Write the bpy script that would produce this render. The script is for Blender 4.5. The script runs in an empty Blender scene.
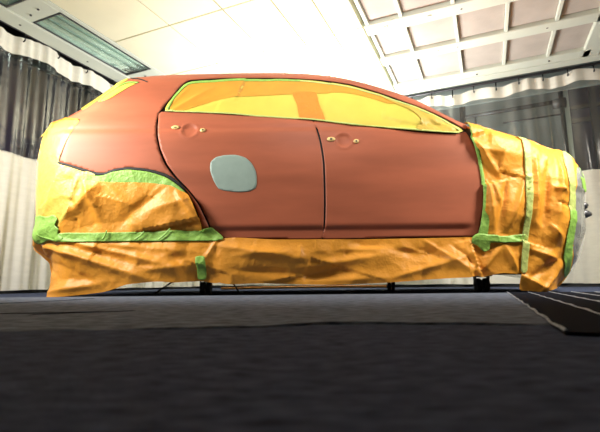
import bpy, bmesh, math, random
import numpy as np
from mathutils import Vector, Matrix
from mathutils.geometry import delaunay_2d_cdt
C = bpy.context.scene.collection
S = bpy.context.scene
random.seed(4); rng = np.random.default_rng(7)
PI = math.pi

# ------------------------------------------------------------------ camera
F, PITCH, ROLL, CZ = 430.0, math.atan(66/430.0), math.radians(0.55), 0.085
CR, SR = math.cos(ROLL), math.sin(ROLL)
r0 = np.array([1., 0, 0]); u0 = np.array([0, -math.sin(PITCH), math.cos(PITCH)])
WV = np.array([0, math.cos(PITCH), math.sin(PITCH)])
RV = r0*CR-u0*SR; UV = u0*CR+r0*SR
cam = bpy.data.cameras.new('camera'); co = bpy.data.objects.new('camera', cam); C.objects.link(co)
cam.sensor_width = 36; cam.lens = F/600*36; cam.clip_start = 0.02
co.matrix_world = Matrix(((RV[0], UV[0], -WV[0], 0), (RV[1], UV[1], -WV[1], 0), (RV[2], UV[2], -WV[2], CZ), (0, 0, 0, 1)))
cam.dof.use_dof = True; cam.dof.focus_distance = 3.1; cam.dof.aperture_fstop = 5.0
S.camera = co

# ------------------------------------------------------------------ light
S.view_settings.view_transform = 'Standard'; S.view_settings.look = 'None'
S.view_settings.gamma = 1; S.view_settings.use_curve_mapping = False
S.view_settings.exposure = 0.0
w = bpy.data.worlds.new('world'); S.world = w; w.use_nodes = True
w.node_tree.nodes['Background'].inputs[0].default_value = (0.55, 0.6, 0.7, 1)
w.node_tree.nodes['Background'].inputs[1].default_value = 0.10

def area(name, loc, target, size, power, col=(1, .95, .82), spread=PI):
    l = bpy.data.lights.new(name, 'AREA'); l.shape = 'RECTANGLE'; l.size = size[0]; l.size_y = size[1]
    l.energy = power; l.color = col; l.spread = spread
    o = bpy.data.objects.new(name, l); C.objects.link(o); o.location = loc
    o.rotation_euler = (Vector(target)-Vector(loc)).to_track_quat('-Z', 'Y').to_euler()
    return o
area('hidden_backlight', (0.3, 5.45, 1.15), (0.3, 4.6, 2.7), (1.6, 0.5), 190, (1, .98, .92))  # unseen, added behind the car to flood ceiling and curtains
area('ceiling_bounce_lamp', (0.1, 1.8, 1.95), (0.6, 3.3, 2.7), (0.7, 0.7), 25, (1, .98, .92))
area('left_softbox', (-2.4, 2.1, 1.6), (-1.3, 3.1, 1.1), (0.5, 0.5), 42, (1, .97, .88), spread=1.9)
area('right_softbox', (2.6, 2.0, 2.2), (1.9, 3.2, 1.0), (0.6, 0.6), 52, (1, .95, .82), spread=1.9)
area('curtain_fill_light', (-2.75, 2.2, 0.9), (-3.0, 4.6, 0.9), (0.25, 1.0), 16, (1, .97, .92), spread=2.0)  # added out of view to brighten the lower left curtain
area('workshop_fill_light', (3.6, 7.6, 3.2), (3.0, 8.0, 0.8), (1.5, 0.6), 160, (0.85, .97, 1))  # added out of view to lift the backdrop behind the back curtain

# ------------------------------------------------------------------ room frame: u away from back wall towards the camera, v to the right along it
AZ = math.radians(23.5)
CORN = np.array([-1.5494, 7.143]); UA = np.array([math.sin(AZ), math.cos(AZ)]); VB = np.array([math.cos(AZ), -math.sin(AZ)])
ZC = 2.685
def room(u, v, z=0.0):
    p = CORN-UA*u+VB*v
    return (float(p[0]), float(p[1]), z)

# ------------------------------------------------------------------ materials
def mat(name, col, rough=0.6, metal=0.0, noise=None, bump=None, spec=0.5, trans=0.0, coat=0.0):
    m = bpy.data.materials.new(name); m.use_nodes = True; n = m.node_tree; b = n.nodes['Principled BSDF']
    b.inputs['Base Color'].default_value = (*col, 1); b.inputs['Roughness'].default_value = rough
    b.inputs['Metallic'].default_value = metal; b.inputs['Specular IOR Level'].default_value = spec
    b.inputs['Coat Weight'].default_value = coat
    tc = n.nodes.new('ShaderNodeTexCoord')
    if noise:                                   # (scale xyz, amount, detail)
        mp = n.nodes.new('ShaderNodeMapping'); mp.inputs['Scale'].default_value = noise[0]
        n.links.new(tc.outputs['Object'], mp.inputs[0])
        t = n.nodes.new('ShaderNodeTexNoise'); t.inputs['Scale'].default_value = 1; t.inputs['Detail'].default_value = noise[2]
        n.links.new(mp.outputs[0], t.inputs['Vector'])
        r = n.nodes.new('ShaderNodeValToRGB'); a = noise[1]
        r.color_ramp.elements[0].position = .3; r.color_ramp.elements[1].position = .7
        r.color_ramp.elements[0].color = (*[c*(1-a) for c in col], 1)
        r.color_ramp.elements[1].color = (*[min(1, c*(1+a)) for c in col], 1)
        n.links.new(t.outputs['Fac'], r.inputs[0]); n.links.new(r.outputs[0], b.inputs['Base Color'])
    if bump:                                    # (scale, strength, distance)
        t2 = n.nodes.new('ShaderNodeTexNoise'); t2.inputs['Scale'].default_value = bump[0]; t2.inputs['Detail'].default_value = 5
        n.links.new(tc.outputs['Object'], t2.inputs['Vector'])
        bp = n.nodes.new('ShaderNodeBump'); bp.inputs['Strength'].default_value = bump[1]; bp.inputs['Distance'].default_value = bump[2]
        n.links.new(t2.outputs['Fac'], bp.inputs['Height']); n.links.new(bp.outputs[0], b.inputs['Normal'])
    if trans:
        out = n.nodes['Material Output']; ts = n.nodes.new('ShaderNodeBsdfTranslucent'); ts.inputs[0].default_value = (*col, 1)
        mx = n.nodes.new('ShaderNodeMixShader'); mx.inputs[0].default_value = trans
        n.links.new(b.outputs[0], mx.inputs[1]); n.links.new(ts.outputs[0], mx.inputs[2]); n.links.new(mx.outputs[0], out.inputs[0])
    return m
def clear_mat(name, tint, amount, rough, milk):
    m = bpy.data.materials.new(name); m.use_nodes = True; n = m.node_tree; n.nodes.clear()
    out = n.nodes.new('ShaderNodeOutputMaterial'); tr = n.nodes.new('ShaderNodeBsdfTransparent'); tr.inputs[0].default_value = (*tint, 1)
    g = n.nodes.new('ShaderNodeBsdfGlossy'); g.inputs['Roughness'].default_value = rough; g.inputs[0].default_value = (.95, .95, .95, 1)
    d = n.nodes.new('ShaderNodeBsdfDiffuse'); d.inputs[0].default_value = (.8, .8, .76, 1)
    tc = n.nodes.new('ShaderNodeTexCoord'); t = n.nodes.new('ShaderNodeTexNoise'); t.inputs['Scale'].default_value = 9; t.inputs['Detail'].default_value = 3
    n.links.new(tc.outputs['Object'], t.inputs[0])
    bp = n.nodes.new('ShaderNodeBump'); bp.inputs['Strength'].default_value = .35; bp.inputs['Distance'].default_value = .02
    n.links.new(t.outputs['Fac'], bp.inputs['Height']); n.links.new(bp.outputs[0], g.inputs['Normal'])
    m1 = n.nodes.new('ShaderNodeMixShader'); m1.inputs[0].default_value = milk
    n.links.new(tr.outputs[0], m1.inputs[1]); n.links.new(d.outputs[0], m1.inputs[2])
    m2 = n.nodes.new('ShaderNodeMixShader'); fr = n.nodes.new('ShaderNodeLayerWeight'); fr.inputs[0].default_value = amount
    n.links.new(fr.outputs['Fresnel'], m2.inputs[0])
    n.links.new(m1.outputs[0], m2.inputs[1]); n.links.new(g.outputs[0], m2.inputs[2]); n.links.new(m2.outputs[0], out.inputs[0])
    return m
M = dict(
    primer=mat('primer', (.40, .112, .058), .50, noise=((1.5, 6, 7), .16, 4), bump=(60, .06, .002), spec=.28),
    shut=mat('shut_line', (.006, .006, .007), .7),
    orange=mat('orange_paper', (.90, .37, .035), .5, noise=((6, 6, 6), .07, 3), trans=.12),
    orange2=mat('orange_paper_dark', (.62, .23, .02), .5, noise=((6, 6, 6), .07, 3)),  # window paper where the pillar blocks the glow; lamp seam and hose share it
    orange3=mat('orange_paper_dimmed', (.62, .29, .028), .5, noise=((6, 6, 6), .07, 3)),  # window-top strip, colour darkened where less light shows through
    yellow=mat('backlit_paper', (.66, .53, .075), .5, noise=((5, 5, 5), .05, 3)),  # window paper with the light from behind painted in as yellow
    orange_lit=mat('orange_paper_lit', (.58, .40, .06), .5, noise=((6, 6, 6), .12, 3)),  # orange paper with light painted in: strong at the tail, dimmer at the window
    green=mat('green_tape', (.27, .50, .085), .55, noise=((30, 30, 30), .12, 2)),
    lime=mat('lime_tape', (.50, .58, .17), .55),
    filler=mat('filler', (.29, .38, .34), .6, noise=((14, 14, 14), .06, 3)),
    pale=mat('pale_fitting', (.75, .55, .22), .35),
    black=mat('black_rubber', (.012, .012, .014), .5),
    steel=mat('dark_steel', (.10, .10, .11), .4, .6),
    chrome=mat('chrome', (.5, .5, .5), .15, 1),
    ceil=mat('ceiling_white', (.78, .75, .56), .75, noise=((3, 3, 3), .03, 2)),
    frame=mat('ceiling_frame', (.60, .64, .56), .6),
    filt=mat('filter_media', (.44, .395, .355), .95, noise=((5, 5, 5), .07, 3), bump=(40, .3, .01)),
    joint=mat('ceiling_joint', (.03, .035, .035), .9),
    canvas=mat('white_canvas', (.80, .78, .70), .8, noise=((8, 8, 30), .04, 3)),
    plast=clear_mat('clear_plastic_curtain', (.78, .78, .88), .50, .07, .004),
    plast_b=clear_mat('clear_plastic_curtain_hazy', (.88, .94, .93), .30, .14, .07),
    plast2=clear_mat('clear_plastic_film', (.92, .92, .90), .5, .18, .35),
    glass=clear_mat('lamp_glass', (.88, .95, .92), .10, .10, .05),
    tube=mat('tube_white', (.88, .92, .84), .35),
    bay=mat('bay_reflector', (.50, .62, .57), .45, .0),
    outer=mat('workshop_wall', (.42, .46, .45), .9, noise=((.8, .8, .4), .35, 3)),
    outer_dark=mat('dark_workshop_wall', (.06, .055, .10), .9, noise=((2, 2, .5), .5, 3)),
    asphalt=mat('floor_grey', (.066, .080, .135), .95, noise=((30, 70, 30), .5, 6), bump=(160, .55, .004), spec=.02),
    asphalt2=mat('floor_mat_grey', (.05, .05, .06), .9, noise=((30, 60, 30), .35, 6), bump=(140, .7, .004)),
    asphalt3=mat('covering_grey', (.150, .176, .240), .95, noise=((22, 50, 22), .5, 6), bump=(160, .55, .004), spec=.04),  # paler than the bare floor, painting in light that falls off towards the camera
    pit=mat('pit_dark', (.012, .014, .022), .95, spec=.02),
    bar=mat('grate_bar', (.42, .46, .54), .9, 0, noise=((60, 60, 60), .3, 3), spec=.05),
)

def crease(m, sc, st, dist):
    n = m.node_tree; b = n.nodes['Principled BSDF']; tc = n.nodes.new('ShaderNodeTexCoord')
    nz = n.nodes.new('ShaderNodeTexNoise'); nz.inputs['Scale'].default_value = sc*.6
    ad = n.nodes.new('ShaderNodeVectorMath'); ad.operation = 'MULTIPLY_ADD'; ad.inputs[1].default_value = (.05, .05, .05)
    n.links.new(tc.outputs['Object'], nz.inputs['Vector']); n.links.new(nz.outputs['Color'], ad.inputs[0]); n.links.new(tc.outputs['Object'], ad.inputs[2])
    v = n.nodes.new('ShaderNodeTexVoronoi'); v.inputs['Scale'].default_value = sc; n.links.new(ad.outputs[0], v.inputs['Vector'])
    v2 = n.nodes.new('ShaderNodeTexVoronoi'); v2.inputs['Scale'].default_value = sc*2.7; n.links.new(ad.outputs[0], v2.inputs['Vector'])
    sm = n.nodes.new('ShaderNodeMath'); sm.operation = 'MULTIPLY_ADD'; sm.inputs[1].default_value = .4
    n.links.new(v2.outputs['Distance'], sm.inputs[0]); n.links.new(v.outputs['Distance'], sm.inputs[2])
    bp = n.nodes.new('ShaderNodeBump'); bp.inputs['Strength'].default_value = st; bp.inputs['Distance'].default_value = dist
    n.links.new(sm.outputs[0], bp.inputs['Height']); n.links.new(bp.outputs[0], b.inputs['Normal'])
for k_ in ('orange', 'orange2', 'orange_lit'): crease(M[k_], 20, .30, .010)
crease(M['green'], 30, .5, .006); crease(M['lime'], 30, .5, .006); crease(M['yellow'], 8, .15, .008)

# ------------------------------------------------------------------ helpers
def link(name, me, m=None, parent=None, smooth=False, **kw):
    o = bpy.data.objects.new(name, me); C.objects.link(o)
    if m is not None: me.materials.append(m)
    if parent is not None: o.parent = parent
    if smooth: me.polygons.foreach_set('use_smooth', [True]*len(me.polygons))
    for k, v in kw.items(): o[k] = v
    return o
def mk(name, verts, faces, m, parent=None, smooth=False, **kw):
    me = bpy.data.meshes.new(name); me.from_pydata([tuple(map(float, v)) for v in verts], [], faces); me.update()
    return link(name, me, m, parent, smooth, **kw)
def empty(name, loc=(0, 0, 0), **kw):
    o = bpy.data.objects.new(name, None); C.objects.link(o); o.location = loc; o.empty_display_size = .1
    for k, v in kw.items(): o[k] = v
    return o
def rbox(bm, u0_, u1, v0, v1, z0, z1, bev=0):       # box in room axes
    vs = [bm.verts.new(room(u, v, z)) for z in (z0, z1) for u, v in ((u0_, v0), (u0_, v1), (u1, v1), (u1, v0))]
    for f in ((0, 1, 2, 3), (7, 6, 5, 4), (0, 4, 5, 1), (1, 5, 6, 2), (2, 6, 7, 3), (3, 7, 4, 0)):
        bm.faces.new([vs[i] for i in f])
def fin(name, bm, m, parent=None, smooth=False, bevel=0, **kw):
    bmesh.ops.recalc_face_normals(bm, faces=bm.faces)
    if bevel:
        bmesh.ops.bevel(bm, geom=list(bm.edges), offset=bevel, segments=1, affect='EDGES')
    me = bpy.data.meshes.new(name); bm.to_mesh(me); bm.free()
    return link(name, me, m, parent, smooth, **kw)
def tube(name, pts, r, m, parent=None, n=8, **kw):
    pts = [Vector(p) for p in pts]; V = []; Fc = []
    for i, p in enumerate(pts):
        t = (pts[min(i+1, len(pts)-1)]-pts[max(i-1, 0)]).normalized()
        a = t.cross(Vector((0, 0, 1)));
        if a.length < .05: a = t.cross(Vector((1, 0, 0)))
        a.normalize(); b = t.cross(a)
        for k in range(n):
            V.append(p+(a*math.cos(2*PI*k/n)+b*math.sin(2*PI*k/n))*r)
    for i in range(len(pts)-1):
        for k in range(n):
            Fc.append((i*n+k, i*n+(k+1) % n, (i+1)*n+(k+1) % n, (i+1)*n+k))
    Fc.append(tuple(range(n))[::-1]); Fc.append(tuple((len(pts)-1)*n+k for k in range(n)))
    return mk(name, V, Fc, m, parent, True, **kw)
def lathe(bm, prof, c, axis='x', n=20):                # prof: (radius, offset along axis)
    rings = []
    for r, h in prof:
        ring = []
        for k in range(n):
            a = 2*PI*k/n; x, y = r*math.cos(a), r*math.sin(a)
            p = {'x': (h, x, y), 'y': (x, h, y), 'z': (x, y, h)}[axis]
            ring.append(bm.verts.new((c[0]+p[0], c[1]+p[1], c[2]+p[2])))
        rings.append(ring)
    for a, b in zip(rings, rings[1:]):
        for k in range(n): bm.faces.new((a[k], a[(k+1) % n], b[(k+1) % n], b[k]))
    bm.faces.new(rings[0]); bm.faces.new(rings[-1][::-1])

# ------------------------------------------------------------------ setting: floor
mk('floor', [room(-0.02, -0.02, 0), room(9, -0.02, 0), room(9, 9, 0), room(-0.02, 9, 0)], [(0, 3, 2, 1)], M['asphalt'], kind='structure')
# a raised, worn covering towards the booth's middle: its torn edge faces the camera
def cover(name, edge, far, h, m):
    n = len(edge); V = []; Fc = []
    for x, y in edge:
        hh = h*(.75+.45*math.sin(x*5.3+1)+.2*math.sin(x*23)); V += [(x, y-.004, 0.0), (x, y, hh), (x, y+.12, h)]
    for i in range(n-1):
        for k in range(2): Fc.append((i*3+k, (i+1)*3+k, (i+1)*3+k+1, i*3+k+1))
    b = len(V)
    V += [(far[0], far[2], h), (far[1], far[2], h)]
    Fc.append([i*3+2 for i in range(n)]+[b+1, b])
    return mk(name, V, Fc, m, None, False, kind='structure')
def edge_line(x0, x1, fy, n=120):
    out = []
    for i in range(n):
        x = x0+(x1-x0)*i/(n-1)
        out.append((x, fy(x)+.022*math.sin(x*6.3+.5)+.012*math.sin(x*14)+.004*math.sin(x*41+1)+.002*math.sin(x*97)))
    return out
cover('floor_covering', edge_line(-3.0, 3.0, lambda x: .86-.10*max(0, x)+.03*math.sin(2.2*x)), (-3.0, 3.0, 2.8), .0045, M['asphalt3'])
# cracks in the concrete, thin open grooves with lifted lips
for k, (pts, wd) in enumerate([(((-1.45, 1.75), (-1.25, 1.95), (-1.18, 2.2), (-1.15, 2.42)), .02), (((-.72, 1.18), (-.6, 1.25), (-.5, 1.3)), .02), (((-2.2, 1.35), (-1.6, 1.25), (-1.0, 1.2), (-.55, 1.27)), .006)]):
    V = []; Fc = []
    for x, y in pts:
        V += [(x-wd/2, y-wd/2, .0048), (x, y, .0068), (x+wd/2, y+wd/2, .0048)]
    for i in range(len(pts)-1):
        for j in range(2): Fc.append((i*3+j, i*3+j+1, i*3+j+4, i*3+j+3))
    mk('floor_crack', V, Fc, M['pit'], bpy.data.objects['floor'])

# floor grate: open pit cover with pale bars
gr = empty('floor_grate', room(3.4, 4.9, 0), label='dark floor grate of long pale metal bars, right of the car', category='floor grate')
def gchild(o):
    o.parent = gr; o.matrix_parent_inverse = Matrix.Translation(gr.location).inverted()
    return o
bm = bmesh.new(); rbox(bm, 2.65, 5.15, 4.37, 6.2, .0005, .0062); gchild(fin('pit_cover', bm, M['pit']))
for i in range(14):
    v = 4.37+.125*i
    n = 60; V = []; Fc = []
    for k in range(n):
        u = 2.66+2.48*k/(n-1); wv = .007*math.sin(k*1.1+i*2)
        for dv, z in ((-.003, .006), (0, .0095+.001*math.sin(k*1.1+i)), (.003, .006)): V.append(room(u, v+dv+wv*.3, z))
    for k in range(n-1):
        for j in range(2): Fc.append((k*3+j, k*3+j+1, k*3+j+4, k*3+j+3))
    gchild(mk('grate_bar', V, Fc, M['bar']))

# ------------------------------------------------------------------ setting: ceiling
bm = bmesh.new(); rbox(bm, -.3, 9, -.3, 9, 2.85, 2.9)
ceil = fin('ceiling', bm, M['joint'], kind='structure')
def cbox(name, u0_, u1, v0, v1, z0, z1, m, bev=0, **kw):
    bm = bmesh.new(); rbox(bm, u0_, u1, v0, v1, z0, z1); return fin(name, bm, m, ceil, bevel=bev, **kw)
G = .006
us = [-.05+.30, 1.05, 1.90, 2.75, 3.60, 4.45, 5.3, 6.15, 9.0]; vs = [.70, 1.45, 2.09, 2.58, 2.93, 3.246]
for i in range(len(us)-1):
    for j in range(len(vs)-1):
        cbox('ceiling_panel', us[i]+G, us[i+1]-G, vs[j]+G, vs[j+1]-G, ZC+random.uniform(-.002, .002), 2.80, M['ceil'], .003)
# edge beams, fixture surround
cbox('edge_beam', .10, .25, -.05, 9, ZC-.02, 2.80, M['frame'], .006)
cbox('edge_beam', .25, 9, .02, .24, ZC-.02, 2.80, M['frame'], .006)
cbox('edge_beam', .25, 9, .64, .70-G, ZC, 2.80, M['frame'], .004)
fx = [(.63, 1.87), (2.12, 3.36), (3.61, 4.85), (5.1, 6.34)]
prev = .25
for a, b in fx+[(9, 9)]:
    cbox('fixture_surround', prev, a, .24, .64, ZC, 2.80, M['frame'], .003); prev = b
# right part: hanging frame with recessed filter panels
beams = [(.25, .42), (1.02, 1.20), (1.73, 1.92), (2.43, 2.62), (3.13, 3.32), (3.83, 4.02), (4.53, 4.72)]
for a, b in beams: cbox('ceiling_beam', a, b, 3.26, 5.52, ZC-.012, 2.80, M['frame'], .008)
cbox('ceiling_beam', .25, 4.72, 5.44, 5.62, ZC-.012, 2.80, M['frame'], .008)
cbox('ceiling_beam', 4.72, 9, 3.26, 9, ZC, 2.80, M['ceil'], .004)
ribs = [3.30, 3.64, 4.13, 4.61, 5.08]
for (a, b), (c, d) in zip(beams, beams[1:]):
    for v in ribs: cbox('ceiling_rib', b, c, v-.018, v+.018, ZC-.004, 2.78, M['frame'], .004)
    for v0, v1 in zip(ribs, ribs[1:]+[5.46]):
        cbox('filter_panel', b+.004, c-.004, v0+.02, v1-.02, ZC+.035+random.uniform(-.004, .004), 2.80, M['filt'], .003)
    for v in (3.47, 3.9): cbox('ceiling_clip', b-.10, b-.07, v-.02, v+.02, ZC-.022, ZC-.010, M['frame'], .003)
# screws on the frames
for (u, v) in [(2.02, .45), (1.5, .12), (2.6, .12), (3.4, .12), (3.45, .35), (1.11, 4.12), (1.11, 5.0), (.33, 5.1), (.33, 4.3), (1.82, 4.2), (2.0, .3), (3.48, .5)]:
    bm = bmesh.new(); lathe(bm, [(.004, 0), (.011, .003), (.011, .012)], room(u, v, ZC-.026 if v < .2 or u < .5 else ZC-.016), 'z', 10)
    fin('screw', bm, M['steel'], ceil)

# fluorescent fixtures: bay, tubes behind a glass pane
def fixture(u0_, u1, v0, v1, label):
    t = empty('fluorescent_fixture', room((u0_+u1)/2, (v0+v1)/2, ZC), label=label, category='ceiling lamp', group='recessed fluorescent fixtures')
    inv = Matrix.Translation(t.location).inverted()
    def ad(o): o.parent = t; o.matrix_parent_inverse = inv; return o
    e = .006
    bm = bmesh.new(); a, b, c, d = u0_+e, u1-e, v0+e, v1-e; h = 2.79
    # reflector trough: sloping sides up to a narrower top, three folded ridges
    prof = [(c, ZC+.004), (c+.05, ZC+.075), (c+.10, ZC+.075), (c+.13, ZC+.05), (c+.16, ZC+.075), (d-.16, ZC+.075), (d-.13, ZC+.05), (d-.10, ZC+.075), (d-.05, ZC+.075), (d, ZC+.004)]
    A = [bm.verts.new(room(a, v, z)) for v, z in prof]; B = [bm.verts.new(room(b, v, z)) for v, z in prof]
    for i in range(len(prof)-1): bm.faces.new((A[i], A[i+1], B[i+1], B[i]))
    bm.faces.new(A); bm.faces.new(B)
    ad(fin('reflector', bm, M['bay']))
    for v in (c+.075, (c+d)/2, d-.075):
        ad(tube('fluorescent_tube', [room(a+.04, v, ZC+.05), room(b-.04, v, ZC+.045)], .024, M['tube'], n=10))
    bm = bmesh.new(); rbox(bm, a+.004, b-.004, c+.004, d-.004, ZC+.006, ZC+.010); ad(fin('glass_pane', bm, M['glass']))
    bm = bmesh.new()
    for q in ((a, b, c, c+.014), (a, b, d-.014, d), (a, a+.014, c, d), (b-.014, b, c, d)): rbox(bm, *q, ZC-.003, ZC+.006)
    ad(fin('glass_frame', bm, M['steel']))
    return t
lb = ['recessed fluorescent fixture over the left curtain, nearest the far corner and behind the car roof', 'long recessed fluorescent fixture above the left curtain, whole pane in view',
      'recessed fluorescent fixture cut off by the top left corner of the picture']
for (a, b), l in zip(fx, lb+['']):
    if l: fixture(a, b, .24, .64, l)
fixture(.27, 1.5, 5.64, 6.04, 'dark glass fluorescent fixture at the right end of the ceiling frame')
cbox('edge_beam', .25, 9, 6.05, 9, ZC, 2.80, M['ceil'], .004)
cbox('edge_beam', 1.51, 9, 5.62, 6.05, ZC, 2.80, M['ceil'], .004)

# ------------------------------------------------------------------ walls of the workshop beyond the curtains, and behind the camera
def wallq(name, a, b, z0, z1, m):
    bm = bmesh.new(); (u1, v1), (u2, v2) = a, b
    rbox(bm, min(u1, u2), max(u1, u2)+.05, min(v1, v2), max(v1, v2)+.05, z0, z1)
    return fin(name, bm, m, kind='structure')
wallq('wall_back', (-1.6, -1.6), (-1.6, 9), 0, 3.6, M['outer'])
wallq('wall_left', (-1.6, -1.3), (9, -1.3), 0, 3.6, M['outer_dark'])
wallq('wall_right', (-1.6, 9), (9, 9), 0, 3.6, M['outer'])
wallq('wall_front', (9, -1.3), (9, 9), 0, 3.6, M['outer_dark'])
wallq('trim_1', (-1.55, -1.25), (-.05, -1.25), -.06, -.01, M['outer_dark'])
mk('trim_2', [room(-1.6, -1.3, -.01), room(9, -1.3, -.01), room(9, 9, -.01), room(-1.6, 9, -.01)], [(0, 1, 2, 3)], M['asphalt2'], kind='structure')
bm = bmesh.new(); rbox(bm, -1.6, 9.05, -1.3, 9.05, 3.55, 3.6); fin('trim_3', bm, M['outer_dark'], kind='structure')
bm = bmesh.new(); rbox(bm, -.06, -.02, -.06, 8.9, 0, .035); fin('baseboard_back', bm, M['black'], kind='structure')
bm = bmesh.new(); rbox(bm, -.06, 8.9, -.06, -.02, 0, .028); fin('baseboard_left', bm, M['black'], kind='structure')
# fascia above the curtain rail, in shade
bm = bmesh.new(); rbox(bm, -.26, -.22, -.3, 8.9, 2.50, 2.85); fin('trim_4', bm, M['outer'], kind='structure')
bm = bmesh.new(); rbox(bm, -.26, 8.9, -.26, -.22, 2.50, 2.85); fin('trim_5', bm, M['black'], kind='structure')

# pipe framework and cabinet seen through the clear curtain
def frame_thing(name, label, cat, parts):
    t = empty(name, room(*parts[0][1][:2]), label=label, category=cat); inv = Matrix.Translation(t.location).inverted()
    for nm, a, b, r, m in parts:
        o = tube(nm, [room(*a), room(*b)], r, m, n=8); o.parent = t; o.matrix_parent_inverse = inv
    return t
frame_thing('pipe_rack', 'dark steel pipe framework standing beyond the clear back curtain', 'pipe rack', [
    ('post', (-.7, 4.07, 0), (-.7, 4.07, 2.72), .045, M['steel']), ('post', (-.7, 5.35, 0), (-.7, 5.35, 2.9), .03, M['steel']),
    ('crossbar', (-.7, 4.07, 2.50), (-.7, 5.33, 2.53), .032, M['steel']), ('crossbar', (-.7, 4.6, 2.33), (-.7, 5.33, 2.34), .012, M['steel']),
    ('crossbar', (-.7, 4.07, 1.5), (-.7, 5.33, 1.5), .02, M['steel']), ('brace', (-.7, 4.24, 2.50), (-.7, 4.24, 2.36), .014, M['steel']), ('brace', (-.7, 4.07, 2.36), (-.7, 4.26, 2.36), .014, M['steel']),
    ('junction_box', (-.7, 5.24, 2.50), (-.7, 5.40, 2.50), .075, M['steel'])])
wp = empty('workshop_door', room(-1.1, 6.1), label='tall dark sliding door beyond the right end of the back curtain', category='door')
for nm, q, m in (('door_leaf', (-1.1, -1.06, 5.50, 6.9, 0, 3.1), M['outer_dark']), ('door_rail', (-1.06, -1.02, 5.50, 6.9, 2.30, 2.36), M['steel']), ('door_rail', (-1.06, -1.02, 5.5, 6.9, 2.50, 2.55), M['steel']),
                 ('door_stile', (-1.06, -1.0, 5.74, 5.82, 0, 3.1), M['steel']), ('door_frame', (-1.12, -1.0, 5.43, 5.49, 0, 3.1), M['frame'])):
    bm = bmesh.new(); rbox(bm, *q); o = fin(nm, bm, m); o.parent = wp; o.matrix_parent_inverse = Matrix.Translation(wp.location).inverted()

# ------------------------------------------------------------------ curtains
def curtain(side, n_, label, t0, t1, zb, zm_f, ztop, zband):
    t = empty('curtain', room(t0, 0) if side == 'left' else room(0, t0), label=label, category='curtain')
    inv = Matrix.Translation(t.location).inverted()
    def pt(s, off, z): return room(s, off, z) if side == 'left' else room(off, s, z)
    def fold(s, z):                           # fold depth grows towards the hem
        k = .35+.65*(1-z/2.6)
        return .03*math.sin(s*13+1.3*math.sin(s*3.1))*k+.016*math.sin(s*31+z*.8+2*math.sin(s*5))*(.6+.4*k)+.012*math.sin(s*7.7+z*1.5)+(.006*math.sin(s*57+3*math.sin(s*4)) if side == 'left' else 0)
    hk = .385 if side == 'left' else .27
    def scal(s): return .020*math.cos(2*PI*s/(hk*2.0)+.7*math.sin(s*2))+.012*math.sin(s*2.7)
    def sheet(name, zlo, zhi, rows, m, mid=None, off=0):
        V = []; Fc = []; n = int((t1-t0)/.012)
        for i in range(n+1):
            s = t0+(t1-t0)*i/n; lo = zlo(s); hi = zhi(s)
            for j in range(rows+1):
                z = lo+(hi-lo)*j/rows; V.append(pt(s, fold(s, z)+off, z))
        for i in range(n):
            for j in range(rows):
                a = i*(rows+1)+j; Fc.append((a, a+1, a+rows+2, a+rows+1))
        o = mk(name, V, Fc, m, None, True); o.parent = t; o.matrix_parent_inverse = inv; return o
    sheet('lower_panel', lambda s: zb+.004*math.sin(s*9), lambda s: zm_f(s), 14, M['canvas'])
    sheet('clear_panel', lambda s: zm_f(s)-.01, lambda s: zband[0]+scal(s)+.01, 16, M['plast'] if side == 'left' else M['plast_b'])
    sheet('header_band', lambda s: zband[0]+scal(s), lambda s: zband[1]+scal(s), 4, M['canvas'], off=.006)
    s = t0+.1
    while s < t1:
        zt = zband[1]+scal(s)
        o = tube('curtain_hook', [pt(s, .012+fold(s, zt), zt-.045), pt(s, .035+fold(s, zt), zt-.035), pt(s, .03, zt+.02), pt(s, .0, ztop+.01)], .008, M['black'], n=6)
        o.parent = t; o.matrix_parent_inverse = inv
        s += hk
    o = tube('curtain_rail', [pt(t0, 0, ztop+.015), pt(t1, 0, ztop+.015)], .018, M['steel'], n=8); o.parent = t; o.matrix_parent_inverse = inv
    return t
curtain('left', 0, 'clear and white plastic curtain along the left side, hung from hooks', .10, 6.5, .030, lambda s: 1.365+.04*math.sin((s-3.0)*4-.4)+.012*math.sin(s*9), 2.67, (2.425, 2.62))
curtain('back', 0, 'clear and white plastic curtain across the back, behind the car bonnet', .10, 8.5, .040, lambda s: 1.36+.008*math.sin(s*5), 2.66, (2.46, 2.61))

# ------------------------------------------------------------------ the car body surface
Y0 = 2.87; HALF = 0.89; YC = Y0+HALF
def ray_at(px, py, y):
    d = (px-300)/F*RV[:, None]-(py-216)/F*UV[:, None]+WV[:, None]
    t = y/d[1]; return t*d[0], CZ+t*d[2]
def sstep(a, b, x):
    t = np.clip((x-a)/(b-a), 0, 1); return t*t*(3-2*t)
def Rr(x): return .15+.27*sstep(-1.25, -1.75, x)+.25*sstep(1.35, 1.85, x)
def base_in(x, z):                            # how far the flank lies behind its widest plane
    d = .42*np.where(z > 1.17, np.sqrt((z-1.17)**2+.0009)-.03, 0)+.0*x
    d = d+.10*np.clip((z-.80), 0, .37)**2/.37+.012*sstep(1.12, 1.17, z)
    d = d+.020*sstep(.47, .43, z)*sstep(1.2, 1.1, x)*sstep(-.85, -.75, x)             # moulding step above the sill
    d = d+.05*np.clip(.45-z, 0, .4)**1.2
    return d
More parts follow.
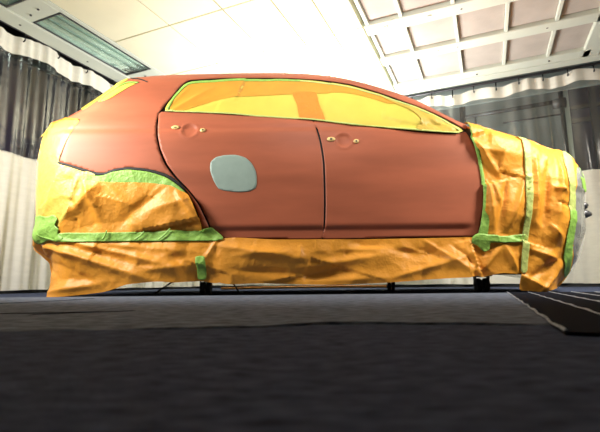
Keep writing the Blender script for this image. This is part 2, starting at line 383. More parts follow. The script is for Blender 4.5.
def smooth_px(pts, step=4, closed=False):
    P = np.array(pts, float); n = len(P); out = []
    rg = range(n if closed else n-1)
    for i in rg:
        p1, p2 = P[i], P[(i+1) % n]
        p0 = P[i-1] if (closed or i > 0) else p1; p3 = P[(i+2) % n] if (closed or i+2 < n) else p2
        L = np.hypot(*(p2-p1)); k = max(1, int(math.ceil(L/step)))
        for j in range(k):
            t = j/k
            lin = p1+(p2-p1)*t
            cr = .5*((2*p1)+(-p0+p2)*t+(2*p0-5*p1+4*p2-p3)*t*t+(-p0+3*p1-3*p2+p3)*t**3)
            out.append(.35*lin+.65*cr)
    if not closed: out.append(P[-1])
    return np.array(out)
OUT_PX = [(50, 300), (51, 278), (50, 262), (44, 256), (36, 250), (35, 240), (37, 222), (36.5, 195), (37.5, 166), (41, 146), (46, 131), (55, 122.5), (68, 116), (83, 108), (100, 97), (115, 86.5), (127, 79),
          (140, 77), (165, 75.2), (200, 74), (240, 73), (275, 72.8), (305, 73.6), (330, 76), (350, 79.5), (375, 86), (400, 94), (420, 102), (440, 112.5), (455, 120), (466, 124.5), (480, 127), (500, 133), (520, 139), (540, 146), (558, 152),
          (570, 159), (577, 168), (583, 178), (585, 192), (584, 215), (583, 235), (580, 252), (574, 266), (565, 278), (556, 287), (552, 293)]
opx = smooth_px(OUT_PX, 4)
yy = np.full(len(opx), Y0+.35)
for _ in range(25):                             # the sight line must graze the rounded corner, not its far end
    ox, oz = ray_at(opx[:, 0], opx[:, 1], yy); yy = Y0+base_in(ox, oz)+Rr(ox)
tg = np.gradient(np.stack([ox, oz], 1), axis=0); nu = np.stack([-tg[:, 1], tg[:, 0]], 1); nu /= np.linalg.norm(nu, axis=1)[:, None]
kk = (nu[:, 0]*ox+nu[:, 1]*(oz-CZ))/yy
sh = Rr(ox)*(1-np.sqrt(1+np.maximum(kk, 0)**2))
OUTL = np.stack([ox, oz], 1)+nu*sh[:, None]
pt_ = np.gradient(opx, axis=0); pn = np.stack([pt_[:, 1], -pt_[:, 0]], 1); pn /= np.linalg.norm(pn, axis=1)[:, None]
def skin(px): return np.where((px[:, 0] > 127) & (px[:, 0] < 466) & (px[:, 1] < 200), .009, .018)
sk = skin(opx); ker = np.ones(5)/5
ker = np.ones(7)/7
tg = np.gradient(OUTL, axis=0); nv = np.stack([-tg[:, 1], tg[:, 0]], 1); nv /= np.linalg.norm(nv, axis=1)[:, None]
for c_ in range(2): nv[:, c_] = np.convolve(np.pad(nv[:, c_], 3, 'edge'), ker, 'valid')
nv /= np.linalg.norm(nv, axis=1)[:, None]
for _ in range(14):                             # move each outline point until the bulging flank just reaches its sight line
    m = np.full(len(OUTL), -99.)
    for t in np.linspace(.0, .30, 40):
        q = OUTL-nv*t; R = Rr(q[:, 0]); c_ = np.clip(1-max(t, .002)/R, 0, 1); nf = c_
        dep = Y0+base_in(q[:, 0], q[:, 1])+R*(1-np.sqrt(1-c_*c_))-sk*np.sqrt(1-nf*nf); q = q+nv*(sk*nf)[:, None]
        d3 = np.stack([q[:, 0], dep, q[:, 1]-CZ], 1); zz = d3 @ WV
        pp = np.stack([300+F*(d3 @ RV)/zz, 216-F*(d3 @ UV)/zz], 1)
        m = np.maximum(m, ((pp-opx)*pn).sum(1)*zz/F)
    m = np.convolve(np.pad(np.clip(m, -.02, .02), 3, 'edge'), ker, 'valid')
    OUTL = OUTL-nv*m[:, None]*.6
def dist_poly(x, z, poly=OUTL):
    P = np.stack([np.ravel(x), np.ravel(z)], 1); A = poly[:-1]; B = poly[1:]; AB = B-A; L2 = (AB**2).sum(1)+1e-12
    best = np.full(len(P), 1e9)
    for s in range(0, len(P), 4000):
        q = P[s:s+4000, None, :]-A[None]
        t = np.clip((q*AB).sum(2)/L2, 0, 1)
        dd = q-t[..., None]*AB
        best[s:s+4000] = np.sqrt((dd**2).sum(2)).min(1)
    return best.reshape(np.shape(x))
def inside(x, z, poly):
    x = np.ravel(x); z = np.ravel(z); r = np.zeros(len(x), bool); n = len(poly)
    for i in range(n):
        x1, z1 = poly[i]; x2, z2 = poly[(i+1) % n]
        if z1 == z2: continue
        c = ((z1 > z) != (z2 > z)) & (x < (x2-x1)*(z-z1)/(z2-z1)+x1)
        r ^= c
    return r
CLOSED = np.vstack([OUTL, [[OUTL[-1, 0], -.5], [OUTL[0, 0], -.5]]])
HG = .012; GXA = np.arange(-2.7, 2.9, HG); GZA = np.arange(-.35, 2.3, HG)
_X, _Z = np.meshgrid(GXA, GZA); _D = dist_poly(_X, _Z); _D = np.where(inside(_X, _Z, CLOSED).reshape(_X.shape), _D, -_D)
def depth_in(x, z):
    fx_ = np.clip((x-GXA[0])/HG, 0, len(GXA)-1.001); fz_ = np.clip((z-GZA[0])/HG, 0, len(GZA)-1.001)
    i = fx_.astype(int); j = fz_.astype(int); a = fx_-i; b = fz_-j
    D = (_D[j, i]*(1-a)+_D[j, i+1]*a)*(1-b)+(_D[j+1, i]*(1-a)+_D[j+1, i+1]*a)*b
    R = Rr(x); q = np.clip(1-np.maximum(D, .002)/R, 0, 1)
    return base_in(x, z)+R*(1-np.sqrt(np.maximum(1-q*q, 0)))
def surf(x, z, off, extra=0):
    e = .004
    d = depth_in(x, z); gx = (depth_in(x+e, z)-depth_in(x-e, z))/(2*e); gz = (depth_in(x, z+e)-depth_in(x, z-e))/(2*e)
    gx = np.clip(gx, -3, 3); gz = np.clip(gz, -3, 3)
    n = np.stack([gx, -np.ones_like(gx), gz], -1); n /= np.linalg.norm(n, axis=-1)[..., None]
    p = np.stack([x, Y0+d, z], -1)
    return p+n*(np.asarray(off)+extra)[..., None] if np.ndim(off+extra) else p+n*(off+extra)
def to_body(px):                               # picture point -> (x, z) on the body flank
    px = np.asarray(px, float); n = len(px); ys = np.linspace(Y0-.05, Y0+.62, 270)
    X, Z = [], []
    for y in ys:
        a, b = ray_at(px[:, 0], px[:, 1], np.full(n, y)); X.append(a); Z.append(b)
    X = np.array(X); Z = np.array(Z); f = ys[:, None]-(Y0+depth_in(X, Z))
    res = np.zeros((n, 2))
    for i in range(n):
        k = np.where(f[:, i] >= 0)[0]; j = k[0] if len(k) else int(np.argmin(np.abs(f[:, i])))
        res[i] = X[j, i], Z[j, i]
    return res

# crumpled paper relief: upper envelope of tilted planes, in several sizes
def crumple_layer(seed, spacing, tilt, stretch=(1, 1), rot=0, quad=.75):
    g = np.random.default_rng(seed)
    nx, nz = int(5.2/spacing), int(2.4/spacing)
    pts = np.stack(np.meshgrid(np.arange(nx)*spacing-2.6, np.arange(nz)*spacing-.3), -1).reshape(-1, 2)+g.uniform(-.5, .5, (nx*nz, 2))*spacing
    grad = g.normal(0, tilt, (nx*nz, 2)); a = g.uniform(0, spacing*tilt*.6, nx*nz)
    c, s = math.cos(rot), math.sin(rot)
    G3 = pts.reshape(nz, nx, 2); GR = grad.reshape(nz, nx, 2); A2 = a.reshape(nz, nx)
    def f(x, z):
        X, Z = np.ravel(x), np.ravel(z); qx = (X*c+Z*s)*stretch[0]; qz = (-X*s+Z*c)*stretch[1]
        ci = np.round((qx+2.6)/spacing).astype(int); cj = np.round((qz+.3)/spacing).astype(int)
        out = np.full(len(X), -9.)
        for di in range(-2, 3):
            for dj in range(-2, 3):
                i = np.clip(ci+di, 0, nx-1); j = np.clip(cj+dj, 0, nz-1); p = G3[j, i]
                dx, dz = qx-p[:, 0], qz-p[:, 1]
                out = np.maximum(out, A2[j, i]+dx*GR[j, i, 0]+dz*GR[j, i, 1]-(dx*dx+dz*dz)*(tilt*quad/spacing))
        return out.reshape(np.shape(x))
    return f
L1 = crumple_layer(1, .17, .20, (.6, 1), .2); L2 = crumple_layer(2, .085, .17, (.8, 1), -.3); L3 = crumple_layer(3, .04, .10)
def edge_fall(x, z):
    i = np.clip(((x-GXA[0])/HG).round().astype(int), 0, len(GXA)-1); j = np.clip(((z-GZA[0])/HG).round().astype(int), 0, len(GZA)-1)
    return .25+.75*sstep(.01, .12, _D[j, i])
def ridges(x, z, folds):
    h = np.zeros_like(x)
    for pa, pb, wd, amp in folds:
        A, B = to_body([pa, pb]); AB = B-A; L = np.hypot(*AB)
        qx, qz = x-A[0], z-A[1]; t = (qx*AB[0]+qz*AB[1])/L**2; dn = (qx*AB[1]-qz*AB[0])/L
        tt = np.clip(t, 0, 1); over = np.abs(t-tt)*L
        wloc = wd*(.55+.75*tt)
        h += amp*np.exp(-np.abs(dn/wloc)**1.5)*np.exp(-(over/(wd*1.2))**2)*np.sin(np.clip(t, -.1, 1.1)*2.6+.35).clip(0, 1)
    return h
FOLDS_REAR = [((100, 186), (60, 228), .05, .030), ((88, 186), (108, 232), .035, .028), ((108, 186), (150, 228), .05, .022), ((180, 195), (205, 228), .03, .028), ((165, 190), (120, 226), .05, -.02), ((190, 200), (140, 215), .04, .016),
              ((62, 222), (75, 205), .02, .02), ((50, 245), (160, 281), .035, .040), ((62, 240), (190, 268), .03, .028), ((52, 262), (110, 285), .04, -.035), ((100, 244), (200, 252), .035, .02), ((55, 292), (120, 280), .03, .02), ((45, 245), (52, 262), .02, -.03),
              ((150, 270), (215, 262), .035, .022), ((60, 170), (48, 215), .03, .02), ((80, 178), (66, 215), .03, .02), ((50, 135), (44, 180), .03, .015), ((218, 240), (205, 262), .018, .018), ((170, 250), (185, 272), .02, -.015)]
FOLDS_SILL = [((222, 246), (330, 262), .035, .024), ((300, 268), (400, 252), .035, .028), ((350, 242), (470, 262), .04, -.022), ((235, 270), (340, 276), .035, -.026), ((395, 276), (476, 252), .03, .028), ((425, 242), (470, 272), .018, .02), ((300, 246), (300, 262), .02, .012), ((450, 245), (478, 268), .02, -.018),
              ((240, 255), (310, 250), .03, .016), ((340, 250), (420, 248), .025, .018), ((310, 281), (390, 277), .03, .02)]
FOLDS_FRONT = [((475, 150), (520, 158), .04, .018), ((470, 140), (504, 185), .03, .025), ((484, 170), (492, 235), .018, .022), ((505, 180), (495, 232), .022, -.03), ((522, 182), (505, 232), .02, .028), ((545, 165), (541, 232), .022, -.04), ((556, 160), (552, 238), .022, .03), ((534, 160), (532, 225), .02, .025),
               ((530, 250), (560, 262), .03, .03), ((528, 278), (568, 250), .03, -.03), ((540, 291), (558, 262), .02, .028), ((520, 275), (545, 290), .02, .03), ((478, 272), (502, 244), .02, .022), ((515, 270), (503, 244), .02, .022), ((490, 180), (500, 210), .015, .02), ((552, 188), (566, 192), .02, .02), ((555, 203), (568, 206), .012, -.02), ((548, 225), (560, 240), .02, .022)]
ALLF = FOLDS_REAR+FOLDS_SILL+FOLDS_FRONT
def paper_h(x, z, amt=1.0):
    return edge_fall(x, z)*amt*(.004+.55*L1(x, z)-.60*L2(x, z)+.35*L3(x, z)+ridges(x, z, ALLF))
def win_h(x, z):
    return .10*L1(x, z)+.16*L2(x, z)+ridges(x, z, [((172, 112), (215, 88), .02, .010), ((178, 112), (250, 90), .02, -.009), ((170, 108), (192, 86), .015, .008), ((425, 130), (405, 108), .02, .010), ((440, 131), (415, 112), .015, -.008), ((455, 132), (420, 118), .012, .008)])

car = empty('car', (0.05, YC, 0), label='hatchback in matt salmon red primer masked with orange paper, resting on small dolly casters', category='car')
INV = Matrix.Translation(car.location).inverted()
def cp(o, parent=None):
    o.parent = parent or car
    if parent is None: o.matrix_parent_inverse = INV
    return o
def sheet_xz(poly, spacing, offf, m, name, thick=.0, smooth=True, parent=None, **kw):
    poly = np.asarray(poly)
    # resample border
    B = []
    n = len(poly)
    for i in range(n):
        a, b = poly[i], poly[(i+1) % n]; L = np.hypot(*(b-a)); k = max(1, int(round(L/spacing)))
        for j in range(k): B.append(a+(b-a)*j/k)
    B = np.array(B)
    keep = [0]
    for i in range(1, len(B)):
        if np.hypot(*(B[i]-B[keep[-1]])) > spacing*.35: keep.append(i)
    if np.hypot(*(B[keep[-1]]-B[0])) < spacing*.3 and len(keep) > 4: keep.pop()
    B = B[keep]; nb = len(B)
    xs = np.arange(B[:, 0].min(), B[:, 0].max(), spacing); zs = np.arange(B[:, 1].min(), B[:, 1].max(), spacing*.87)
    GX, GZ = np.meshgrid(xs, zs); GX = GX+(np.arange(len(zs)) % 2)[:, None]*spacing*.5
    gx, gz = GX.ravel(), GZ.ravel(); ok = inside(gx, gz, B); gx, gz = gx[ok], gz[ok]
    if len(gx):
        dd = dist_poly(gx, gz, np.vstack([B, B[:1]])); gx, gz = gx[dd > spacing*.55], gz[dd > spacing*.55]
    pts = np.vstack([B, np.stack([gx, gz], 1)]) if len(gx) else B
    r = delaunay_2d_cdt([Vector(p) for p in pts], [], [list(range(nb))], 1, 1e-6)
    v = np.array([tuple(p) for p in r[0]]); faces = [tuple(f) for f in r[2]]
    x, z = v[:, 0], v[:, 1]
    P = surf(x, z, offf(x, z) if callable(offf) else np.full(len(x), offf))
    fs = [f[::-1] if False else f for f in faces]
    V = [tuple(p) for p in P]
    if thick:
        P2 = surf(x, z, (offf(x, z) if callable(offf) else np.full(len(x), offf))-thick)
        N = len(V); V += [tuple(p) for p in P2]; fs = list(fs)+[tuple(i+N for i in f[::-1]) for f in faces]
        cnt = {}
        for f in faces:
            for a, b in zip(f, f[1:]+f[:1]): cnt[(a, b)] = 1
        for (a, b) in list(cnt):
            if (b, a) not in cnt: fs.append((b, a, a+N, b+N))
    o = mk(name, V, fs, m, None, smooth, **kw); return cp(o, parent)
def sheet_px(px, spacing, offf, m, name, thick=.0, **kw):
    return sheet_xz(to_body(smooth_px(px, 3, True)), spacing, offf, m, name, thick, **kw)

# dark inner shell (sits behind the shut lines)
ib = OUTL.copy()
n = len(ib); nr = 20; cen = np.array([0.05, .75])
spx = np.clip(ib[:, 0], -1.15, 1.15); spine = np.stack([spx, np.full(n, .75)], 1)
zfl = .15
ring = np.vstack([ib[ib[:, 1] > zfl], ]); ring = np.vstack([ring, [[ring[-1, 0]-.02, zfl], ]])
bot = np.stack([np.linspace(ring[-1, 0]-.03, ring[0, 0]+.03, 60), np.full(60, zfl)], 1)
ring = np.vstack([ring, bot]); sp = np.stack([np.clip(ring[:, 0], -1.1, 1.2), np.full(len(ring), .8)], 1)
ts = np.sin(np.linspace(0, 1, nr)*PI/2)*.98
V = []; Fc = []
for t in ts:
    q = sp+(ring-sp)*t
    P = surf(q[:, 0], q[:, 1], np.full(len(q), -.006)); P[:, 1] = np.minimum(P[:, 1], YC)
    V += [tuple(p) for p in P]
N = len(ring)
nearN = len(V)
far = [(x, 2*YC-y, z) for x, y, z in V]
V += far
for i in range(nr-1):
    for j in range(N):
        a, b = i*N+j, i*N+(j+1) % N
        Fc.append((a, b, b+N, a+N)); Fc.append((a+nearN, a+N+nearN, b+N+nearN, b+nearN))
for j in range(N):
    a, b = (nr-1)*N+j, (nr-1)*N+(j+1) % N; Fc.append((a, b, b+nearN, a+nearN))
cp(mk('body_shell', V, Fc, M['shut'], None, False, label='black inner body showing in the shut lines and underneath'))

# caps: surfaces running across the car from the near edge to the far edge
def cap(i0, i1, off, m, name, crown=.05, hfun=None, **kw):
    seg = OUTL[i0:i1+1]; V = []; Fc = []; ny = 24
    tan = np.gradient(seg, axis=0); nor = np.stack([-tan[:, 1], tan[:, 0]], 1); nor /= np.linalg.norm(nor, axis=1)[:, None]
    ph = list(np.linspace(.85, .12, 7)); NR = ny+1+2*len(ph)
    for k in range(len(seg)):
        R = float(Rr(seg[k:k+1, 0])[0]); b = Y0+float(base_in(seg[k:k+1, 0], seg[k:k+1, 1])[0]); ya = b+R; yb = 2*YC-ya
        row = [(off-R*(1-math.cos(p)), b+R-(R+off)*math.sin(p)) for p in ph]
        mid = []
        for j in range(ny+1):
            t = j/ny; y = ya+(yb-ya)*t
            mid.append((off+crown*(1-(2*t-1)**2)+(hfun(seg[k, 0]+y*.7, seg[k, 1]+y*.2) if hfun and 0 < j < ny else 0), y))
        for h, y in row+mid+[(h, 2*YC-y) for h, y in row[::-1]]:
            V.append((seg[k, 0]+nor[k, 0]*h, y, seg[k, 1]+nor[k, 1]*h))
    for k in range(len(seg)-1):
        for j in range(NR-1): a = k*NR+j; Fc.append((a, a+1, a+NR+1, a+NR))
    return cp(mk(name, V, Fc, m, None, True, **kw))
def idx(px): return int(np.argmin(np.hypot(opx[:, 0]-px[0], opx[:, 1]-px[1])))
ph1 = lambda a, b: float(.4*L2(np.array([a]), np.array([b]))[0])
cap(idx((36, 238)), idx((55, 122.5)), .004, M['orange_lit'], 'masking_paper', .08, ph1, label='orange paper across the tail of the car, painted pale yellow as strongly lit')
cap(idx((55, 122.5)), idx((127, 79)), .004, M['yellow'], 'masking_paper', .05, label='paper across the tailgate window, painted yellow as backlit')
cap(idx((127, 79)), idx((440, 112)), .002, M['primer'], 'roof_panel', -.012)
cap(idx((440, 112)), idx((570, 159)), .004, M['orange'], 'masking_paper', .02, label='orange paper across windscreen base and bonnet')
cap(idx((570, 159)), idx((565, 278)), .004, M['plast2'], 'plastic_film', .06, label='clear plastic film over the nose')

# painted panels
def dish(cx, cz, rx, rz, dep):
    return lambda x, z: -dep*np.exp(-(((x-cx)/rx)**2+((z-cz)/rz)**2)**2)
HR = to_body([(190, 131), (176, 128.5), (203, 131.5)]); HF = to_body([(343.5, 141), (331, 140), (356, 142)])
PO = .009
def door_off(h):
    (cx, cz), (ax, az), (bx, bz) = h
    d0 = dish(cx, cz, .050, .048, .0095)
    def f(x, z):
        r = np.hypot((x-cx)/.060, (z-cz)/.056)
        return PO+d0(x, z)+.006*np.exp(-((r-1.0)/.12)**2)
    return f
quarter = [(69, 117.5), (83, 109.5), (100, 98.5), (115, 88), (127, 80.2), (140, 78.2), (165, 76.4), (200, 75.1), (240, 74.1), (275, 73.9), (305, 74.7), (330, 77), (350, 80.5), (375, 87), (400, 95), (420, 103), (440, 113.3), (455, 121), (466, 126),
           (465, 130), (452, 123), (437, 115.5), (418, 107.5), (398, 100), (378, 93), (350, 85), (320, 80.7), (290, 79), (250, 78.6), (220, 79), (190, 81), (181, 87), (171, 99), (161, 111),
           (157, 121), (156.5, 135), (159.5, 151), (166, 166), (176, 179), (188, 191), (198, 204), (205, 218), (210, 230), (204, 231), (201, 221), (196, 207), (188, 193), (179, 183), (168, 175.5), (150, 170.5), (130, 168.5), (115, 170.5), (106, 174), (97, 173.5), (80, 168.5), (61, 162.5),
           (50, 160), (48, 150), (50, 136), (58, 125), (68, 119.6)]
sheet_px(quarter, .016, PO, M['primer'], 'quarter_panel', .006)
rdoor = [(162, 112.8), (158.8, 122), (158.3, 135), (161.3, 150), (167.9, 164.9), (177.8, 177.8), (189.7, 190.4), (199.5, 203.3), (206.6, 217), (212.6, 229.8), (223, 238), (235, 239), (280, 239), (321.5, 238.7), (323.3, 225), (323.8, 200), (322.8, 165), (320, 145), (316, 130), (312.5, 121.6), (280, 119), (240, 116.3), (200, 113.8)]
fdoor = [(314.4, 122.2), (318, 130), (322, 145), (324.8, 165), (325.8, 200), (325.2, 225), (323.5, 238.7), (360, 238.5), (420, 237.5), (475, 236), (479.5, 225), (482.5, 205), (483, 185), (480.5, 165), (473.5, 147), (465, 133), (455, 134.9), (430, 133.7), (400, 131.2), (350, 126)]
rd = sheet_px(rdoor, .0125, door_off(HR), M['primer'], 'door', .006, label='rear door with a round grey filler patch')
fd = sheet_px(fdoor, .0125, door_off(HF), M['primer'], 'door', .006, label='front door in plain salmon primer')
patch = [(211, 163), (216, 158), (225, 155.8), (236, 155.5), (246, 158.5), (252, 164), (256, 172), (257, 181), (256, 188), (250, 191.5), (240, 192.5), (228, 191.5), (219, 189), (214, 181), (210.5, 171)]
sheet_px(patch, .012, PO+.0022, M['filler'], 'filler_patch', .001, parent=rd)
for dr, h in ((rd, HR), (fd, HF)):
    for (hx, hz), rx in ((h[1], .030), (h[2], .019)):
        e = [(hx+rx*math.cos(a), hz+.015*math.sin(a)) for a in np.linspace(0, 2*PI, 20, endpoint=False)]
        sheet_xz(e, .012, PO+.007, M['pale'], 'handle_socket', .008, parent=dr)
        e = [(hx+rx*.35*math.cos(a), hz+.006*math.sin(a)) for a in np.linspace(0, 2*PI, 12, endpoint=False)]
        sheet_xz(e, .012, PO+.009, M['steel'], 'handle_screw', .003, parent=dr)
# bumper seam and lamp seam as thin dark beads, wheel arch lip
sheet_px([(60, 162.5), (78, 167.3), (97, 173), (106, 173.5), (115, 170), (130, 168), (150, 170), (168, 175), (180, 183), (187, 191), (185, 192), (178, 185), (167, 178), (150, 173), (130, 171), (115, 173), (106, 176.4), (97, 176.2), (78, 170), (60, 164)], .012, PO+.012, M['shut'], 'bumper_seam', .002)
sheet_px([(52, 124.2), (66, 119.7), (80, 120.6), (80, 121.6), (66, 121), (53, 125.2)], .01, PO+.008, M['orange2'], 'lamp_seam', .002)

# window coverings
PW = .004
sheet_px([(166, 112), (174, 98), (184, 86), (192, 83), (220, 81.3), (250, 80.7), (290, 81), (320, 82.7), (350, 87), (378, 95), (398, 102.5), (418, 110), (437, 118.5), (452, 126.5), (462, 132.5), (455, 134), (430, 133.3), (400, 130.7), (350, 125.7), (313, 121.3), (280, 118.7), (240, 116), (200, 113.5)], .014, lambda x, z: PW+win_h(x, z), M['yellow'], 'masking_paper', 0, label='paper over the side windows, painted yellow for the light through it')
sheet_px([(171, 104), (184, 88), (193, 84.5), (250, 82.2), (290, 82.5), (320, 84.2), (350, 88.5), (378, 96.5), (400, 105), (388, 105), (362, 97), (340, 94), (315, 95), (290, 96), (260, 97), (236, 98), (215, 101), (195, 108), (180, 112.3), (170, 110)], .012, lambda x, z: PW+.003+win_h(x, z), M['orange3'], 'masking_paper', 0, label='paper strip along the window tops, painted orange where less light comes through')
sheet_px([(293, 94.5), (315, 94), (319, 105), (325, 122.3), (311, 121), (300, 120), (297, 106)], .012, lambda x, z: PW+.005+win_h(x, z), M['orange2'], 'masking_paper', 0, label='paper strip over the middle window pillar, painted darker orange where the glow is blocked')
sheet_px([(378, 97), (400, 104.5), (420, 112.5), (438, 121), (454, 130), (452, 133), (430, 132.3), (416, 131), (420, 122), (408, 112), (392, 104)], .012, lambda x, z: PW+.004+win_h(x, z)+.3*L3(x, z), M['orange_lit'], 'masking_paper', 0, label='creased paper at the front window corner, painted ochre for a dimmer glow')
def band_px(pts, w0, w1, name, m, off, sp_=.012, hf=None, **kw):
    p = smooth_px(pts, 3); t = np.gradient(p, axis=0); nn = np.stack([-t[:, 1], t[:, 0]], 1); nn /= np.linalg.norm(nn, axis=1)[:, None]
    ww = np.linspace(w0, w1, len(p))[:, None]*.5
    ring_ = np.vstack([p+nn*ww, (p-nn*ww)[::-1]])
    f = (lambda x, z: off+hf(x, z)) if hf else off
    return sheet_xz(to_body(ring_), sp_, f, m, name, .0015, **kw)
band_px([(168, 111), (175, 99), (185, 87.5), (193, 84), (220, 82.5), (260, 82), (300, 82.7)], 2.4, 1.8, 'masking_tape', M['green'], PW+.006, .01, win_h, label='green tape round the rear window edge')
band_px([(300, 82.7), (330, 85.5), (355, 90), (385, 99), (415, 110.5), (440, 121.5), (458, 132)], 1.4, 1.4, 'masking_tape', M['lime'], PW+.006, .01, win_h, label='thin lime tape along the front window top')
band_px([(166, 112.5), (210, 114), (260, 117), (313, 121), (370, 127.3), (420, 132), (458, 134.2)], 1.3, 1.3, 'masking_tape', M['lime'], PW+.007, .01, win_h, label='thin lime tape along the window sill')
# small rear quarter window
sheet_px([(101, 102.5), (108, 96), (118, 89.5), (127, 85), (137, 84.5), (130, 88), (120, 94), (110, 100)], .012, PO+.003, M['yellow'], 'masking_paper', .002, label='paper over the small rear quarter window, painted yellow as backlit')
band_px([(100, 103), (107, 96), (118, 88.5), (128, 83.8), (139, 83.8)], 1.2, 1.2, 'masking_tape', M['green'], PO+.005)
sheet_px([(82, 109.5), (99, 98), (114, 87.5), (126, 79.8), (129, 80.6), (117, 88), (102, 99), (86, 110)], .012, PO+.003, M['yellow'], 'masking_paper', .002, label='paper edge along the tailgate, in the painted yellow of the backlit windows')
band_px([(131, 79.5), (140, 80.3), (148, 83)], 1.0, 1.0, 'spoiler_seam', M['shut'], PO+.001)

# paper sheets on the flank
K = lambda o, a=1.0: (lambda x, z: np.maximum(o+paper_h(x, z, a), .010))
sp = .0105
sheet_px([(55, 123), (66, 120.5), (80, 121.5), (75, 128), (69, 138), (64, 150), (61, 163), (80, 169.5), (97, 175.5), (88, 182), (80, 195), (72, 215), (66, 226), (48, 226), (37.6, 224), (36.9, 195), (38, 166), (41.4, 146), (46.4, 131.5)], sp, lambda x, z: .011+.2*paper_h(x, z)*sstep(1.15, .95, z)+.5*paper_h(x, z)*sstep(.95, .8, z), M['orange_lit'], 'masking_paper', 0, label='orange paper over the rear bumper corner, painted pale yellow as strongly lit')
sheet_px([(84, 182), (110, 183.5), (150, 184), (172, 187), (182, 192), (190, 196), (198, 212), (203, 229), (190, 234), (120, 236), (64, 236), (62, 225), (70, 215), (77, 196)], sp, K(.016), M['orange'], 'masking_paper', 0, label='orange paper filling the rear wheel arch')
sheet_px([(84, 175), (97, 177), (106, 176.6), (115, 173.2), (130, 171.2), (150, 173.2), (166, 178), (178, 185.5), (187, 193.5), (184, 195), (180, 192.5), (174, 190.5), (162, 186), (150, 186), (130, 187), (110, 186), (95, 183.5), (84, 183)], sp, lambda x, z: .022+paper_h(x, z, .6), M['green'], 'masking_tape', .002, label='wide crumpled green tape around the wheel arch')
sheet_px([(38, 240), (64, 239), (120, 240), (215, 239), (222, 238.5), (222, 281), (200, 281), (175, 282), (160, 281), (130, 284), (121, 287), (108, 291.5), (90, 294), (62, 297), (51, 299), (50.5, 290), (52, 276), (50.5, 264), (44, 257), (36, 250), (35.5, 243)], sp, K(.014), M['orange'], 'masking_paper', 0, label='orange paper skirt hanging to the floor under the rear bumper')
sheet_px([(218, 240), (280, 240), (350, 239.5), (420, 238.5), (476, 237.5), (482, 240), (480, 262), (478, 275), (440, 278), (400, 281), (370, 283), (330, 284.5), (300, 284), (260, 283), (218, 281.5)], sp, K(.014), M['orange'], 'masking_paper', 0, label='long orange paper skirt along the sill')
sheet_px([(464, 125), (466, 125.2), (480, 127.8), (500, 133.8), (520, 139.8), (526, 150), (525, 200), (523, 240), (480, 241), (483, 205), (483, 185), (480.5, 165), (473, 147)], sp, K(.014), M['orange'], 'masking_paper', 0, label='orange paper over the front wing')
sheet_px([(516, 138.8), (540, 146.8), (558, 152.8), (569, 160), (573, 170), (573, 200), (572, 240), (571, 262), (565, 277), (556, 287), (542, 292), (530, 291), (518, 289), (519, 270), (522, 240), (523, 200), (525, 160)], sp, K(.018), M['orange'], 'masking_paper', 0, label='folded orange paper over the front bumper')
sheet_px([(478, 240), (523, 240), (522, 271.5), (500, 273), (476, 275.5)], sp, K(.013), M['orange'], 'masking_paper', 0, label='orange paper skirt in front of the front wheel arch')
sheet_px([(568, 160), (571, 160.5), (577.5, 169.5), (583, 179.5), (584.6, 192), (583.6, 215), (582.5, 235), (579.5, 252), (573.5, 266), (569, 271), (571, 250), (571.5, 200), (572, 175)], sp, K(.014), M['plast2'], 'plastic_film', 0, label='crinkled clear plastic film over the headlamp')
# tapes on the paper
KT = lambda a=1.0: (lambda x, z: np.maximum(paper_h(x, z, a), 0))
def tape(poly, label, off=.022, a=1.0, m='green', **kw):
    return sheet_px(poly, .0105, lambda x, z: np.maximum(off+paper_h(x, z, a), .016), M[m], 'masking_tape', .0015, label=label, **kw)
tape([(62, 233.3), (100, 233), (150, 232), (200, 228.5), (204, 227), (213, 226.5), (218, 232), (224, 237.5), (218, 241), (150, 241.5), (100, 242), (62, 242)], 'long green tape band across the rear paper')
tape([(39, 218), (44, 215.5), (50, 217), (57, 215), (60, 220), (58, 225), (62, 229), (61, 234), (66, 238), (61, 242), (54, 239.5), (47, 241), (40.5, 239), (38.4, 228)], 'bunched green tape at the rear bumper corner', .024, 1.0)
tape([(197.5, 257), (206, 256.5), (207.3, 268), (206.5, 279), (199, 279), (198.3, 268)], 'short upright green tape on the sill paper')
tape([(463.4, 126), (465, 126), (473, 142), (479, 158), (483, 175), (484.5, 190), (487.5, 206), (486.5, 222), (485, 237), (477, 237), (479.5, 215), (480.8, 195), (480, 178), (476.5, 160), (470, 143)], 'green tape down the rear edge of the wing paper', .020, .8)
tape([(476, 234), (486, 235), (496, 236), (497, 243), (488, 243), (487, 250), (482, 252), (476, 246), (471, 243), (471.5, 238)], 'crumpled green tape cross at the sill end', .030, 1)
tape([(486, 236), (500, 236.5), (524, 234.5), (524, 241.5), (505, 243), (496, 243), (486, 242.5)], 'horizontal green tape on the front paper', .026, .9)
tape([(515, 138.5), (521, 140.3), (527, 150), (529.5, 165), (528.5, 200), (527, 235), (524.5, 271), (518, 270), (520.5, 235), (522, 200), (523, 165), (520.5, 152)], 'upright lime tape joining wing and bumper paper', .026, .9, 'lime')
tape([(560, 154), (566, 157), (570.5, 170), (572, 190), (572, 213), (566, 213), (566.5, 190), (564, 170)], 'upright lime tape by the headlamp', .024, .9, 'lime')
tape([(566, 211), (572.5, 211), (572, 225), (571, 240), (567.5, 266), (563, 275), (560, 270), (563, 240)], 'lower green tape strip by the headlamp', .027, .9)
tape([(577, 168), (580, 172), (583.5, 180), (585, 192), (581, 192), (579, 182), (575, 174)], 'green tape at the tip of the bonnet', .018, .5)
# folded tape wrinkles standing proud on the band
for a, b in (((137, 240), (146, 232)), ((160, 240), (172, 229)), ((105, 240), (110, 231)), ((60, 240), (44, 233)), ((201, 233), (205, 228))):
    band_px([a, ((a[0]+b[0])/2+.5, (a[1]+b[1])/2+.4), b], 2.2, 1.2, 'tape_fold', M['green'], .034, .01, lambda x, z: paper_h(x, z, 1))

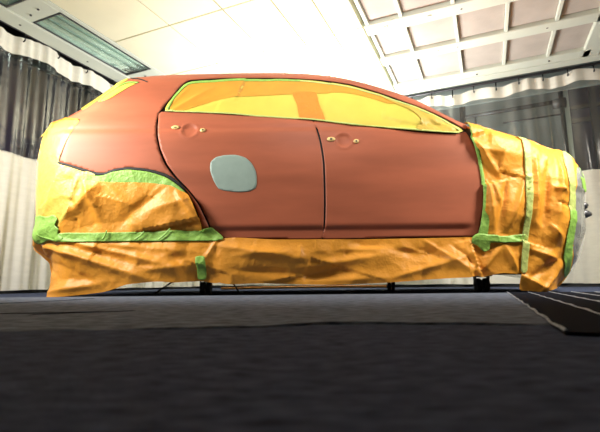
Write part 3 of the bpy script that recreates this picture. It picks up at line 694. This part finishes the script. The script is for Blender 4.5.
# headlamp / bumper bracket peeping out of the film
bx = np.array([(583.5, 206), (586, 213)]); X, Z = ray_at(bx[:, 0], bx[:, 1], np.full(2, Y0+.36))
bm = bmesh.new()
bmesh.ops.create_icosphere(bm, subdivisions=2, radius=.038, matrix=Matrix.Translation((X[0]-.01, Y0+.36, Z[0])) @ Matrix.Diagonal((1, 1.3, .8, 1)))
bmesh.ops.create_icosphere(bm, subdivisions=2, radius=.042, matrix=Matrix.Translation((X[1]-.012, Y0+.38, Z[1]-.005)) @ Matrix.Diagonal((1.15, 1.3, .9, 1)))
lathe(bm, [(.012, -.05), (.02, -.04), (.022, .01), (.014, .03)], (X[1]+.0, Y0+.35, Z[1]-.01), 'x', 12)
cp(fin('tow_bracket', bm, M['steel'], smooth=True))

# sills / underbody rails under the skirt
bm = bmesh.new()
def box(bm, x0, x1, y0, y1, z0, z1):
    vs_ = [bm.verts.new(p) for p in [(x0, y0, z0), (x1, y0, z0), (x1, y1, z0), (x0, y1, z0), (x0, y0, z1), (x1, y0, z1), (x1, y1, z1), (x0, y1, z1)]]
    for f in ((3, 2, 1, 0), (4, 5, 6, 7), (0, 1, 5, 4), (1, 2, 6, 5), (2, 3, 7, 6), (3, 0, 4, 7)): bm.faces.new([vs_[i] for i in f])
for y in (3.12, 4.30): box(bm, -1.2, 1.6, y, y+.08, .1235, .16)
cp(fin('underbody_rail', bm, M['black']))

# ------------------------------------------------------------------ dolly casters
def caster(x, y, r, wd, label):
    t = empty('caster', (x, y, 0), label=label, category='caster')
    inv = Matrix.Translation(t.location).inverted()
    def ad(o, p=None): o.parent = p or t; o.matrix_parent_inverse = inv if not p else Matrix.Identity(4); return o
    for s in (-1, 1):
        bm = bmesh.new(); c = (x+s*wd*.30, y, r+.0005)
        lathe(bm, [(r*.3, -wd*.2), (r*.86, -wd*.2), (r, -wd*.11), (r, wd*.11), (r*.86, wd*.2), (r*.3, wd*.2)], c, 'x', 24)
        ad(fin('wheel', bm, M['black'], smooth=False))
    bm = bmesh.new(); box(bm, x-wd*.56, x-wd*.51, y-r*.5, y+r*.5, r*.7, .118); box(bm, x+wd*.51, x+wd*.56, y-r*.5, y+r*.5, r*.7, .118)
    box(bm, x-wd*.56, x+wd*.56, y-r*.6, y+r*.6, .108, .114); ad(fin('fork', bm, M['steel'], bevel=.001))
    bm = bmesh.new(); lathe(bm, [(r*.15, -wd*.6), (r*.2, -wd*.58), (r*.2, wd*.58), (r*.15, wd*.6)], (x, y, r), 'x', 12); ad(fin('axle', bm, M['steel']))
    bm = bmesh.new(); box(bm, x-.06, x+.06, y-.05, y+.05, .114, .122); lathe(bm, [(.016, 0), (.02, .004), (.02, .03)], (x, y, .1215), 'z', 12); ad(fin('mounting_plate', bm, M['steel']))
    return t
caster(-.70, 3.22, .046, .075, 'black twin wheel caster under the car between the two thin cables')
caster(.80, 3.86, .042, .06, 'smallest black caster under the car, below the front door')
caster(1.33, 3.20, .050, .090, 'widest black twin wheel caster under the front end of the car')
# two thin cables drooping behind the rear caster
def cable(pts, label):
    P = []
    for i in range(13):
        t = i/12; a, b, c = [np.array(p) for p in pts]; P.append(tuple(a*(1-t)**2+2*b*t*(1-t)+c*t*t))
    tube('cable', P, .006, M['black'], label=label, category='cable')
cable([(-.93, 3.25, .117), (-.99, 3.24, .07), (-1.07, 3.2, .012)], 'thin black cable drooping to the floor left of the rear caster')
cable([(-.58, 3.26, .117), (-.50, 3.25, .10), (-.46, 3.24, .012)], 'thin black cable drooping to the floor right of the rear caster')
tube('hose', [(-.9, 4.95, .02), (-.2, 4.9, .028), (.4, 4.93, .03), (1.0, 4.9, .025)], .014, M['orange2'], label='thin red hose lying on the floor behind the car', category='hose')
